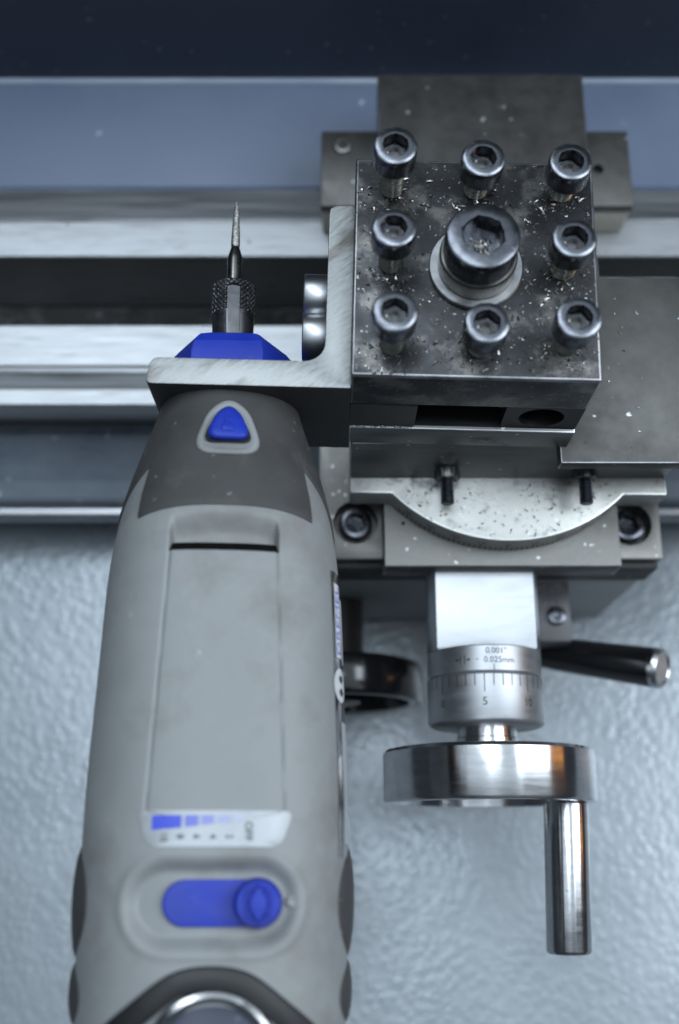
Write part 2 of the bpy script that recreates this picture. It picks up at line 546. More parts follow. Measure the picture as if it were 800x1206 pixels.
V, F = prism([(188.4, -190), (188.4, -151), (163, -151), (160.5, -148.5), (157.5, -148.0), (150, -153.5), (144.5, -157), (138.5, -159.5), (137.4, -162), (137.4, -168), (143, -172), (146, -190)], BX0, BX1, axis='x')
mk('bed_casting', V, F, 'bed_paint', bed, smooth=False)
V, F = prism([(214, -190), (214, -152), (246, -152), (246, -190)], BX0, BX1, axis='x')
mk('rear_casting', V, F, 'dark_casting', bed, smooth=False)
V, F = prism([(188.6, -190), (188.6, -150), (196, -158), (205, -161), (213.8, -152), (213.8, -190)], BX0, BX1, axis='x')
mk('bed_web', V, F, 'dark_casting', bed, smooth=False)
V, F = lathe([(3.3, -600), (3.3, 600)], 24, 'x', (0, 134.0, -164.0))
mk('lead_screw', V, F, 'satin_steel', bed)
# chips and swarf lying in the gap


def flakes(n, place, smin=0.15, smax=0.6, long=1.0):
    V, F = [], []
    for i in range(n):
        x, y, z = place()
        s = smin + (smax - smin) * random.random() ** 3
        e = Euler((random.uniform(-.6, .6), random.uniform(-.6, .6), random.uniform(0, 6.28))).to_matrix()
        l = random.uniform(0.8, 1 + long)
        b = len(V)
        pts = [(-s * l, -s * .4, 0), (s * l * .8, -s * .5, .12 * s), (s * l, s * .4, 0), (-s * l * .7, s * .5, .2 * s), (0, 0, s * .45)]
        for p in pts:
            q = e @ Vector(p)
            V.append((x + q.x, y + q.y, z + q.z + s * 0.25))
        F += [[b, b + 1, b + 4], [b + 1, b + 2, b + 4], [b + 2, b + 3, b + 4], [b + 3, b, b + 4], [b + 3, b + 2, b + 1, b]]
    return V, F


V, F = flakes(420, lambda: (random.uniform(-140, -4), random.uniform(189, 213), -150 - 10 * math.sin(math.pi * max(0, min(1, (random.uniform(189, 213) - 189) / 24)))), .2, 1.6)
o = mk('swarf', V, F, 'dark_swarf', bed, smooth=False); o['kind'] = 'stuff'

# ------------------------------------------------------------------ carriage (saddle, apron, its wheel and lever)
car = root('carriage', (48, 150, -190), 'grey iron lathe carriage saddle with apron, bolted astride the bed', 'carriage')
V, F = box(-5.6, 103, 97.5, 186, -112.6, -95, 0.5)
fw = mk('front_wing', V, F, 'saddle_iron', car)
boolean(fw, [lathe([(7.1, -102.5), (7.1, -90)], 48, 'z', (6.1, 109.6, 0)), lathe([(7.1, -102.5), (7.1, -90)], 48, 'z', (93.2, 109.0, 0))])
V, F = box(14.5, 86.5, 186.1, 225, -112.0, -95.3, 0.4)
mk('bridge', V, F, 'saddle_iron', car)
V, F = box(-5.4, 104.2, 225.1, 256, -99.0, -95, 0.5)
rw = mk('rear_wing', V, F, 'grey_iron', car)
boolean(rw, [lathe([(2.0, -98.2), (2.0, -90)], 24, 'z', (92.6, 240, 0))])
V, F = box(-5.1, 103.9, 225.4, 255.7, -112.8, -99.1, 0.8)
mk('wing_foot', V, F, 'cream_casting', car)
V, F = cap_head(3.2, 1.4, 1.3, 1.0, (2.2, 249.5, -95.4), n=48)
mk('wing_screw', V, F, 'slide_steel', car)
for x, y in ((6.1, 109.6), (93.2, 109.0)):
    V, F = cap_head(5.3, 6.5, 2.6, 3.2, (x, y, -102.4), n=48)
    mk('apron_bolt', V, F, 'screw_black', car)
V, F = box(-4.0, 102, 96.4, 112, -182, -112.7, 1.0)
mk('apron', V, F, 'apron_paint', car)
V, F = box(-4.0, 102, 95.2, 97.1, -114.0, -98.0, 0.3)
mk('front_strip', V, F, 'dark_casting', car)
# hand wheel of the carriage
cw = (0.5, 0, -152.5)
V, F = lathe([(9, 71), (9, 97)], 32, 'y', cw)
hub = mk('wheel_boss', V, F, 'black_rubber', car)
V, F = lathe([(4, 73.5), (27.5, 73.5), (29.6, 72.6), (30.2, 71), (30.2, 61.2), (29.2, 59.6), (27.6, 59.2), (25.5, 59.6), (24.6, 64.0), (8, 65.0), (8, 60), (4, 59)], 80, 'y', cw)
mk('carriage_handwheel', V, F, 'black_gloss', car)
V, F = lathe([(27.6, 59.05), (28.9, 59.25), (29.6, 60.1), (29.0, 59.3), (27.6, 59.0)], 80, 'y', cw, cap0=False, cap1=False)
# lever bracket and half-nut lever
V, F = box(66, 78.5, 76, 96.3, -150, -121, 0.8)
lb = mk('lever_bracket', V, F, 'lever_paint', car)
V, F = lathe([(3.2, 0), (3.2, 1.2), (2.4, 1.6), (1.5, 1.6), (1.3, 0.4), (0.01, 0.3)], 24, 'z', (73.5, 84.5, -121.1))
mk('bracket_screw', V, F, 'screw_black', lb)
A, B = Vector((72, 76, -141)), Vector((105.5, 65.8, -114))
d = (B - A).normalized(); q = d.to_track_quat('Z', 'Y')
L = (B - A).length


def along(V):
    return [tuple(A + q @ Vector(p)) for p in V]


V, F = lathe([(4.6, -4), (5.3, 0), (5.8, 6), (6.2, L * .6), (6.5, L - 3.2), (6.2, L - 3)], 40)
lv = mk('half_nut_lever', along(V), F, 'black_gloss', car)
V, F = lathe([(6.1, L - 3.0), (6.5, L - 2.8), (6.5, L - 1.4), (6.0, L - 0.8), (6.3, L - 0.4), (5.9, L), (5.1, L + .1), (4.6, L - .35), (0.01, L - .35)], 40)
mk('lever_cap', along(V), F, 'polished_steel', lv)

# ------------------------------------------------------------------ cross slide with its feed screw, dial and hand wheel
cs = root('cross_slide', (50, 180, -95), 'long steel cross slide with graduated dial and polished hand wheel', 'cross slide')
V, F = box(14.6, 86.6, 92, 270.5, -94.9, -83.2, 0.5)
wear_glint(mk('slide_plate', V, F, 'grey_iron', cs))
V, F = box(14.75, 86.45, 92.15, 118, -83.16, -82.9, 0.1, 1)
mk('ground_face', V, F, 'saddle_iron', cs)
FX, FZ, FR = 45.7, -99.0, 17.4
V, F = lathe([(0.6, 0), (0.6, .3), (0.01, .3)], 16, 'z', (20.5, 105.5, -82.95))
mk('witness_mark', V, F, 'ink', cs)
# feed bracket: round bar with a flat milled on top
n = 96; loops = []
for y in (68.1, 68.6, 95.0):
    lp = []
    for j in range(n):
        a = 2 * math.pi * j / n
        rr = FR - (0.25 if y == 68.1 else 0)
        lp.append((FX + rr * math.cos(a), y, FZ + min(rr * math.sin(a), 8.6 - (0.2 if y == 68.1 else 0))))
    loops.append(lp)
V, F = rings(loops)
mk('feed_bracket', V, F, 'satin_steel', cs)
V, F = lathe([(FR - .3, 60.2), (FR, 60.5), (FR, 67.7), (FR - .3, 68.0)], 96, 'y', (FX, 0, FZ))
vr = mk('index_ring', V, F, 'turned_steel', cs)
V, F = lathe([(FR - 1.2, 45.3), (FR - .2, 45.9), (FR + .25, 46.6), (FR + .25, 59.3), (FR - .1, 59.6), (FR - .9, 60.2)], 96, 'y', (FX, 0, FZ))
dl = mk('dial', V, F, 'turned_steel', cs)


def on_cyl(V, r, y0, a0, sy=1):
    """(u, v) print wrapped on the feed cylinder: u round it, v along +y."""
    out = []
    for u, v in V:
        a = R(a0) + u / r
        out.append((FX + r * math.sin(a), y0 + v * sy, FZ + r * math.cos(a)))
    return out


def cyl_rect(r, a0, u0, u1, y0, y1, k=1):
    V = on_cyl([(u0, y0), (u1, y0), (u1, y1), (u0, y1)], r, 0, a0)
    return V, [[0, 1, 2, 3]]


ticks = []
for i in range(40):
    a = -53 + 9 * i
    ln = 5.2 if i % 5 == 0 else 3.4
    ticks.append(cyl_rect(FR + .29, a, -.13, .13, 59.3 - ln, 59.3))
V, F = merge(*ticks)
o = mk('graduation_marks', V, F, 'etched', dl, smooth=False); o['kind'] = 'stuff'
for i in range(0, 40, 5):
    tv, tf = text_geo(str(i), 3.3)
    mk('dial_number', on_cyl(tv, FR + .30, 51.2, -53 + 9 * i), tf, 'etched', dl, smooth=False)
tv, tf = text_geo('0.001"', 2.5); V1 = (on_cyl(tv, FR + .05, 66.1, 4.5), tf)
tv, tf = text_geo('0.025mm', 2.5); V2 = (on_cyl(tv, FR + .05, 63.4, 7.5), tf)
mk('index_lettering', *merge(V1, V2), 'etched', vr, smooth=False)
lines = [cyl_rect(FR + .06, 2, -.12, .12, 60.4, 62.2), cyl_rect(FR + .06, -31, -.12, .12, 62.2, 65.0), cyl_rect(FR + .06, -26.5, -.12, .12, 62.2, 65.0),
         cyl_rect(FR + .06, -40, -1.6, 1.9, 63.5, 63.7), cyl_rect(FR + .06, -18, -1.9, 1.6, 63.5, 63.7)]
for a, s in ((-34, 1), (-23, -1)):
    lines.append((on_cyl([(s * .9, 0), (-s * .5, .4), (-s * .5, -.4)], FR + .06, 63.6, a), [[0, 1, 2]]))
mk('index_marks', *merge(*lines), 'etched', vr, smooth=False)
V, F = lathe([(9.3, 38), (9.3, 42), (9.0, 42.3), (9.0, 46)], 48, 'y', (FX, 0, FZ))
mk('feed_shaft', V, F, 'polished_steel', cs)
V, F = lathe([(8, 38.6), (29.5, 38.8), (30.9, 38.5), (31.6, 37.6), (31.6, 24.2), (31.1, 23.4), (30.2, 23.1), (27, 23.3), (25.5, 32), (9, 32.5), (8, 30)], 128, 'y', (FX, 0, FZ))
hw_ = mk('handwheel', V, F, 'polished_steel', cs)
V, F = lathe([(5.0, 33.5), (5.4, 23.6), (6.25, 23.0), (6.4, 22.4), (6.4, -16.8), (6.0, -17.6), (5.2, -17.9), (0.01, -17.9)], 56, 'y', (66.6, 0, -90.2))
V = [(x - (23 - y) * 0.035, y, z - (23 - y) * 0.02) for x, y, z in V]
mk('crank_handle', V, F, 'polished_steel', hw_)

# ------------------------------------------------------------------ compound rest
cr = root('compound_rest', (51, 140, -82.8), 'bright steel compound rest with graduated swivel arc under the tool post', 'compound rest')
ccx, ccy, cR = 51.3, 145.1, 48.3
a1 = math.degrees(math.atan2(111.8 - ccy, 16.8 - ccx)); a2 = math.degrees(math.atan2(111.0 - ccy, 85.7 - ccx))
poly = [(4.0, 170), (4.0, 111.8)] + arc(ccx, ccy, cR, a1, a2, 40) + [(98.6, 111.0), (98.6, 170)]
V, F = prism(poly, -82.8, -71.6, 0.45)
sw = mk('swivel_base', V, F, 'bright_steel', cr)
sw.data.materials.append(MATS['polished_edge']); sw.data.materials.append(MATS['scale_face'])
for p in sw.data.polygons:
    if 0.2 < p.normal.z < 0.95: p.material_index = 1
    elif abs(p.normal.z) < 0.2: p.material_index = 2
marks = []
for i in range(-22, 23):
    a = R(-90 + i * 1.9)
    ln = 4.4 if i % 5 == 0 else 3.0
    r = cR + .03
    w = .16 / r
    V = [(ccx + r * math.cos(a - w), ccy + r * math.sin(a - w), -82.4), (ccx + r * math.cos(a + w), ccy + r * math.sin(a + w), -82.4),
         (ccx + r * math.cos(a + w), ccy + r * math.sin(a + w), -82.4 + ln), (ccx + r * math.cos(a - w), ccy + r * math.sin(a - w), -82.4 + ln)]
    marks.append((V, [[0, 1, 2, 3]]))
o = mk('graduation_marks', *merge(*marks), 'ink', sw, smooth=False); o['kind'] = 'stuff'
for i in range(-20, 21, 5):
    tv, tf = text_geo(str(abs(i) * 2), 2.8)
    a0 = -90 + i * 1.9
    V = [(ccx + (cR + .04) * math.cos(R(a0) + u / cR), ccy + (cR + .04) * math.sin(R(a0) + u / cR), -76.6 + v) for u, v in tv]
    mk('scale_number', V, tf, 'ink', sw, smooth=False)
V, F = box(4.2, 98.2, 116.2, 168, -71.55, -42.6, 0.4)
mk('top_slide', V, F, 'slide_steel', cr)
V, F = box(61.0, 190, 110.2, 167, -46.6, -41.6, 0.35)
cp = mk('cover_plate', V, F, 'grey_iron', cr); wear_glint(cp)
V, F = box(98.3, 190, 120, 165, -62, -46.7, 0.4)
mk('slide_tail', V, F, 'black_steel_side', cr)
for x in (32.2, 72.4):
    c = (x, 0, -63.2)
    V, F = thread(2.0, 105.5, 117, 0.7, 24, c, 'y')
    gs = mk('gib_screw', V, F, 'screw_black', cr)
    V, F = lathe([(3.0, 112.6), (3.5, 113.0), (3.5, 115.7), (3.2, 116.1)], 36, 'y', c, lambda i, a, r, h: hexr(a, r * .93) if i in (1, 2) else r)
    mk('lock_nut', V, F, 'slide_steel', gs)

# ------------------------------------------------------------------ tool post
TPX, TPY, TRot = 34.0, 146.4, R(-1.6)
tp = root('tool_post', (TPX, TPY, -42.5), 'black square four-way tool post carrying a ring of socket screws', 'tool post', (0, 0, TRot))
x0, x1, y0, y1 = TPX - 29.9, TPX + 29.9, TPY - 30, TPY + 30
V, F = box(x0, x1, y0, y1, -17.1, 0, 0.7, 3)
wear_glint(mk('upper_block', V, F, 'black_oxide', tp))
V, F = box(x0 + .1, x1 - .1, y0 + .3, y1 - .3, -31.2, -17.15, 0.15, 1)
lo = mk('lower_block', V, F, 'black_steel_side', tp)
boolean(lo, [box(21.4, 43.9, y0 - 5, y0 + 22, -30.6, -17.4, 0), lathe([(5.8, y0 - 5), (5.8, y0 + 18)], 48, 'y', (53.6, 0, -23.9))])
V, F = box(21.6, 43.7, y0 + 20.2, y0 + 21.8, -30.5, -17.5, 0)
mk('slot_back', V, F, 'pocket_shade', lo, smooth=False)  # black plate stands in for the shade deep in the slot
V, F = box(x0 + .2, 21.3, y0 - .15, y0 + .4, -30.9, -17.4, 0.12, 1)
mk('slot_packing', V, F, 'spacer_steel', tp)
V, F = box(x0, x1, y0 - .7, y1, -42.5, -31.25, 0.4)
wear_glint(mk('base_plate', V, F, 'slide_steel', tp))
V, F = flakes(110, lambda: (random.uniform(x0 + .3, 20.5), y0 - random.uniform(.1, .6), -31.2 + random.uniform(-.1, .25)), .08, .35)
o = mk('packing_burr', V, F, 'chip_steel', tp, smooth=False); o['kind'] = 'stuff'
head_me = mesh('clamp_screw', *cap_head(5.25, 6.2, 2.55, 3.6), sharp=28)
thr_me = mesh('thread', *thread(2.95, -24, 0, 1.0, 28), sharp=20)
sock_me = None
heads = [(13.9, 168.2, 18.0), (35.0, 167.6, 14.2), (56.2, 167.2, 13.0), (13.3, 147.2, 16.3), (55.4, 145.5, 14.6), (13.1, 125.0, 18.0), (34.3, 124.4, 13.4), (55.0, 124.9, 15.0)]
head_me.materials.append(MATS['screw_black']); head_me.materials.append(MATS['rim_highlight'])
for p in head_me.polygons:
    if 0.25 < p.normal.z < 0.97 and math.hypot(p.center.x, p.center.y) > 0.0037: p.material_index = 1
thr_me.materials.append(MATS['threaded_steel'])
dm = mesh('socket_dirt', *lathe([(2.5, -.2), (2.2, .25), (1.2, .1), (0.7, .5), (.01, .4)], 18), sharp=60); dm.materials.append(MATS['socket_dark'])
ca, sa = math.cos(-TRot), math.sin(-TRot)
for i, (x, y, z) in enumerate(heads):
    dx, dy = x - TPX, y - TPY
    lx, ly = TPX + dx * ca - dy * sa, TPY + dx * sa + dy * ca
    h = link('clamp_screw', head_me, None, tp, loc=(lx, ly, z - 6.2), rot=(R(random.uniform(-1.2, 1.2)), R(random.uniform(-1.2, 1.2)), random.uniform(0, 1)))
    for nm, me, dz in (('thread', thr_me, 0.1), ('socket_dirt', dm, 2.6)):
        t = bpy.data.objects.new(nm, me); col.objects.link(t); t.parent = h; t.location = (0, 0, dz * S)
V, F = lathe([(5.5, 0), (11.2, 0), (11.5, .3), (11.5, 1.3), (11.2, 1.6), (5.5, 1.6)], 72, 'z', (34.0, 145.6, 0.02))
mk('washer', V, F, 'edge_wear_glint', tp)
V, F = lathe([(8.8, 0), (9.4, .4), (9.4, 5.2), (9.0, 5.6)], 288, 'z', (34.0, 145.6, 1.65), lambda i, a, r, h: r - (0.13 * (0.5 + 0.5 * math.cos(96 * a)) if i in (1, 2) else 0))
V2 = cap_head(8.7, 8.4, 4.4, 5.0, (34.0, 145.6, 7.2))
cb = mk('centre_bolt', *V2, 'screw_black', tp, sharp=28)
mk('knurled_collar', V, F, 'collet_steel', cb)
V, F = flakes(60, lambda: (34 + random.gauss(0, 1.5), 145.2 + random.gauss(-.6, 1.4), 10.7 + random.random() * .8), .3, 0.9)
o = mk('socket_chips', V, F, 'chip_steel', cb, smooth=False); o['kind'] = 'stuff'

# ------------------------------------------------------------------ angle bracket
br = root('angle_bracket', (3.6, 116.5, -47), 'sawn steel angle bracket holding the rotary tool beside the tool post', 'bracket', (0, 0, TRot))
t = 6.6
poly = [(3.45, 116.6), (3.45, 167.0), (2.2, 167.4), (-1.6, 167.2), (-2.9, 166.4), (-3.1, 164.5)]
poly += arc(-3.1 - 5, 123.6 + 5, 5, 0, -90, 8)
poly += [(-41.5, 123.6)] + arc(-43.5, 121.2, 2.4, 90, 190, 6) + arc(-44.8, 118.4, 1.8, 200, 270, 4)
V, F = prism(poly, -47, -6, 0.3)
o = mk('angle_bar', V, F, ['mill_scale', 'sawn_steel'], br)
for p in o.data.polygons:
    if p.normal.z > 0.6: p.material_index = 1
for y in (149.0, 137.6):
    c = (0, y, -22)
    V, F = lathe([(6.4, -2.6), (6.5, -2.8), (6.5, -9.0), (6.25, -9.4), (3.4, -9.4), (3.1, -6), (.01, -5.8)], 56, 'x', c, lambda i, a, r, h: hexr(a, r) if i in (4, 5) else r)
    mk('bracket_screw', V, F, 'satin_steel', br)

# ------------------------------------------------------------------ rotary tool
AX, AZ = -27.6, -26.0
rt = root('rotary_tool', (AX, 40, AZ), 'grey and black rotary tool with blue switch, gripped in the angle bracket', 'rotary tool', (0, R(5), 0))
hwY = [-80, -78, -75, -68, -55, -40, -20, 0, 20, 48, 60, 72, 82, 91.7, 98, 105.5, 112, 118, 124, 130]
hwW = [4, 9, 15, 22, 27, 29, 29.7, 30, 30, 28.9, 28.5, 28.0, 26.8, 24.7, 23.1, 20.9, 18.8, 17.2, 15.6, 14.5]


def hw(Y):
    ks = [-4, -2, 0, 2, 4] if Y > -60 else [0]
    return float(np.mean([np.interp(Y + k_, hwY, hwW) for k_ in ks]))


def hexp(Y): return 2.15 + 0.45 * smooth((112 - Y) / 30)


def disp(x, Y):
    d = 0.0
    # finger scoop / vent in front of the hatch
    if 73.4 < Y < 85:
        yf = 84.2 - 1.6 * (x / 12) ** 2
        d += 3.3 * smooth((yf - Y) / 7.0) * smooth((12.6 - abs(x)) / 1.2) * smooth((Y - 73.4) / 0.5)
    # hatch seams
    if 14.5 < Y < 74:
        xs = 12.2 + (73 - Y) / 57 * 2.3
        for s in (-1, 1):
            d += 0.42 * math.exp(-((x - s * xs) / 0.28) ** 2)
    # switch dish
    if -16 < Y < 9:
        px = max(abs(x) - 9.0, 0); py = Y + 3.2
        sd = math.hypot(px, py) - 9.2
        d += 2.4 * smooth(-sd / 3.2)
        d -= 0.35 * math.exp(-((sd - 0.8) / 0.9) ** 2)
    return d


def top(x, Y):
    """local height of the tool's skin above its axis"""
    w = hw(Y); n_ = hexp(Y)
    return 0.96 * w * (max(0.0, 1 - min(1, abs(x / w)) ** n_)) ** (1 / n_) - disp(x, Y)


def skin(a, Y, off=0.0):
    """a = parameter angle from the top (radians, + to the right)."""
    w = hw(Y) + off; n_ = hexp(Y)
    s, c = math.sin(a), math.cos(a)
    x = w * math.copysign(abs(s) ** (2 / n_), s)
    z = 0.96 * w * math.copysign(abs(c) ** (2 / n_), c)
    if c > 0.3: z -= disp(x, Y) if off == 0 else 0
    return (AX + x, Y, AZ + z)


xn = [i / 90 for i in range(-81, 82)]
ang = [math.asin(math.copysign(abs(v) ** 1.28, v)) for v in xn]
amax = ang[-1]
rest = [amax + (2 * math.pi - 2 * amax) * i / 90 for i in range(1, 90)]
angs = ang + rest
Ys = []
y = 122.0
while y > -80:
    Ys.append(y)
    y -= 0.25 if 72.5 < y < 75 else (0.45 if -18 < y < 86 else 0.9)
loops = [[skin(a, Y) for a in angs] for Y in Ys]
V, F = rings(loops)
body = mk('body', V, F, 'grey_plastic', rt, sharp=60)


def a_end(deg):
    d = abs(deg)
    if d < 44: return 84.8 - 2.4 * (d / 44) ** 2
    if d < 47: return 82.4 + (d - 44) / 3 * 15
    if d < 72: return 97.4 - (d - 47) / 25 * 8
    if d < 100: return 89.4 - (d - 72) / 28 * 14
    return 75.4


cols = []
degs = [(-180 + i * 1.5) for i in range(240)]
N = 44
loops = []
for i in range(N + 3):
    lp = []
    for dg_ in degs:
        ye = a_end(dg_)
        if i == 0: Y, off = 119.4, -0.6
        elif i == N + 2: Y, off = ye - 0.25, -0.5
        elif i == N + 1: Y, off = ye - 0.1, 0.25
        else: Y, off = 119.4 + (ye - 119.4) * (i - 1) / N, (0.55 if i < N else 0.5)
        lp.append(skin(R(dg_), Y, off))
    loops.append(lp)
V, F = rings(loops, False, False)
mk('nose_sleeve', V, F, 'dark_rubber', rt, sharp=50)


def drape(outline, prof, base=None):
    """Raised pad on the skin: star-shaped outline [(x, Y)] with prof [(scale, lift)] from the rim inwards."""
    cx = sum(p[0] for p in outline) / len(outline); cy = sum(p[1] for p in outline) / len(outline)
    loops = []
    for s, lift in prof:
        lp = []
        for x, y in outline:
            xx, yy = cx + (x - cx) * s, cy + (y - cy) * s
            zz = (top(xx, yy) if base is None else base) + lift
            lp.append((AX + xx, yy, AZ + zz))
        loops.append(lp)
    return rings(loops, False, True)


def rounded(pts, r, n=6):
    out = []
    m = len(pts)
    for i in range(m):
        p0, p1, p2 = Vector(pts[i - 1]), Vector(pts[i]), Vector(pts[(i + 1) % m])
        a, b = (p0 - p1).normalized(), (p2 - p1).normalized()
        rr = min(r, (p0 - p1).length * .49, (p2 - p1).length * .49)
        s, e = p1 + a * rr, p1 + b * rr
        for k_ in range(n + 1):
            t_ = k_ / n
            out.append(tuple((1 - t_) ** 2 * s + 2 * t_ * (1 - t_) * p1 + t_ ** 2 * e))
    # densify
    res = []
    for i in range(len(out)):
        p, q_ = Vector(out[i]), Vector(out[(i + 1) % len(out)])
        k2 = max(1, int((q_ - p).length / 0.8))
        for j in range(k2): res.append(tuple(p + (q_ - p) * j / k2))
    return res


# spindle-lock button in its grey housing
BY = 2.4
hs = rounded([(-9.2, 95.6 + BY), (9.2, 95.6 + BY), (5.0, 108.8 + BY), (0, 112.6 + BY), (-5.0, 108.8 + BY)], 7.5)
V, F = drape(hs, [(1.0, 0.3), (0.985, 0.9), (0.95, 1.2), (0.86, 1.35), (0.80, 1.25), (0.74, 0.7), (0.3, 0.7)])
bh = mk('button_housing', V, F, 'grey_plastic', rt, sharp=60)
hole = rounded([(-6.4, 99.0 + BY), (6.4, 99.0 + BY), (2.8, 107.8 + BY), (0, 110.2 + BY), (-2.8, 107.8 + BY)], 3.6)
V, F = drape(hole, [(1.0, 1.0), (1.0, 1.42), (0.9, 1.2)])
mk('button_gap', V, F, 'black_rubber', bh)
bt = rounded([(-5.8, 99.6 + BY), (5.8, 99.6 + BY), (3.0, 107.2 + BY), (0, 109.6 + BY), (-3.0, 107.2 + BY)], 4.0)
V, F = drape(bt, [(1.0, 1.0), (1.0, 2.1), (0.94, 2.6), (0.8, 2.9), (0.5, 3.0), (0.1, 3.0)])
bb = mk('lock_button', V, F, 'blue_plastic', bh, sharp=60)
hd = (-1.3, 102.1, 1.3, 104.6)
V, F = drape(rounded([(-1.5, 101.6 + BY), (1.5, 101.6 + BY), (1.5, 103.8 + BY), (-1.5, 103.8 + BY)], .5, 3), [(1, 2.7), (1, 3.2), (.8, 3.35)])
V2 = drape(rounded([(-1.1, 104.2 + BY), (1.1, 104.2 + BY), (1.0, 106.0 + BY), (-1.0, 106.0 + BY)], .7, 3), [(1, 2.7), (1, 3.15), (.8, 3.3)])
mk('padlock_emboss', *merge((V, F), V2), 'blue_plastic', bh)
# black inset painted as the shade inside the undercut vent slot
out = []
xs_ = [(-12.3 + 24.6 * i / 30) for i in range(31)]
Vv, Fv = [], []
for i, x in enumerate(xs_):
    yb = 74.2
    w = hw(73.0); n_ = hexp(73.0)
    zt = 0.96 * w * (1 - abs(x / w) ** n_) ** (1 / n_)
    for y, z in ((75.8, zt - 2.85), (73.3, zt - 0.12)):
        Vv.append((AX + x, y, AZ + z))
    for y, z in ((73.3, zt - 5), (75.8, zt - 5)):
        Vv.append((AX + x, y, AZ + z))
for i in range(30):
    b = i * 4
    for j in range(4):
        Fv.append([b + j, b + (j + 1) % 4, b + 4 + (j + 1) % 4, b + 4 + j])
Fv += [[3, 2, 1, 0], [120, 121, 122, 123]]
mk('vent_slot_shade', Vv, Fv, 'pocket_shade', rt)
# speed plate
sp = rounded([(-16.2, 15.6), (-14.0, 8.2), (13.8, 8.2), (16.4, 15.6)], 2.2)
V, F = drape(sp, [(1.0, -.1), (1.0, .18), (.99, .24), (.7, .24), (.35, .24), (.05, .24)])
pl = mk('speed_plate', V, F, 'silver_label', rt)


def quad_on(pts, lift, nx=6):
    """four corners (x, Y) draped on the skin"""
    V, F = [], []
    for i in range(nx + 1):
        u = i / nx
        for v_ in (0, 1):
            a, b = (pts[0], pts[1]) if v_ == 0 else (pts[3], pts[2])
            x, y = a[0] + (b[0] - a[0]) * u, a[1] + (b[1] - a[1]) * u
            V.append((AX + x, y, AZ + top(x, y) + lift))
    for i in range(nx):
        F.append([2 * i, 2 * i + 2, 2 * i + 3, 2 * i + 1])
    return V, F


for i, (xa, xb, ya, yb) in enumerate(((-13.0, -6.9, 11.6, 12.1), (-6.2, -3.4, 12.2, 12.5), (-2.9, -0.2, 12.6, 12.9), (0.4, 3.2, 13.0, 13.3), (3.7, 6.0, 13.3, 13.6))):
    mk('speed_bar', *quad_on([(xa, ya), (xb, yb), (xb, 14.6), (xa, 14.6)], .32), ['blue_ink', 'blue_ink_0', 'blue_ink_1', 'blue_ink_2', 'blue_ink_3'][i], pl, smooth=False)
for i, (s, x, y, sz) in enumerate((('10', -10.4, 10.3, 2.1), ('8', -7.1, 10.3, 2.1), ('6', -3.7, 10.3, 2.1), ('4', -.4, 10.3, 2.1), ('2', 3.0, 10.3, 2.1), ('OFF', 6.9, 11.4, 2.3))):
    tv, tf = text_geo(s, sz)
    V = [(AX + x + v_, y - u, AZ + top(x + v_, y - u) + .34) for u, v_ in tv]
    mk('speed_number' if s != 'OFF' else 'off_mark', V, tf, 'ink', pl, smooth=False)
# switch
zf = top(0, -3.2)
st = arc(1.8 - 7.4, -3.0, 4.7, 90, 270, 14) + arc(1.8 + 7.4, -3.0, 4.7, -90, 90, 14)
V, F = drape(st, [(1.0, -.6), (1.0, .45), (.97, .75), (.9, .8), (.4, .8), (.05, .8)], base=zf)
swi = mk('speed_switch', V, F, 'blue_plastic', rt)
kx, ky = 9.2, -3.0
kn, kf = lathe([(5.1, 0), (5.1, 1.0), (4.8, 3.6), (4.3, 4.2), (0.01, 4.2)], 64, 'z', (AX + kx, ky, AZ + zf + .5), lambda i, a, r, h: r - (.18 * (0.5 + .5 * math.cos(24 * a)) if i in (1, 2) else 0))
kb = mk('switch_knob', kn, kf, 'blue_plastic', swi)
lens = [(kx + 1.9 * math.cos(R(t_)) ** 3, ky + 4.2 * math.sin(R(t_))) for t_ in range(0, 360, 10)]
mk('knob_grip', *drape(lens, [(1.0, 4.5), (.97, 5.6), (.85, 6.0), (.3, 6.2), (.05, 6.2)], base=zf), 'blue_plastic', swi)
rid = []
for i in range(-4, 5):
    x = i * 0.85
    hl = math.sqrt(max(0, 4.2 ** 2 - x * x)) * .9
    rid.append(box(AX + kx + x - .24, AX + kx + x + .24, ky - hl, ky + hl, AZ + zf + 4.4, AZ + zf + 5.1 + (0.45 - 0.05 * i * i), .12, 1))
mk('knob_ridges', *merge(*rid), 'blue_plastic', swi)
V, F = lathe([(1.0, .2), (1.3, .7), (1.0, .9), (.7, .7), (.01, .7)], 20, 'z', (AX + 16.4, -2.8, AZ + top(16.4, -2.8) - .35))
mk('end_dot', V, F, 'grey_plastic', rt)
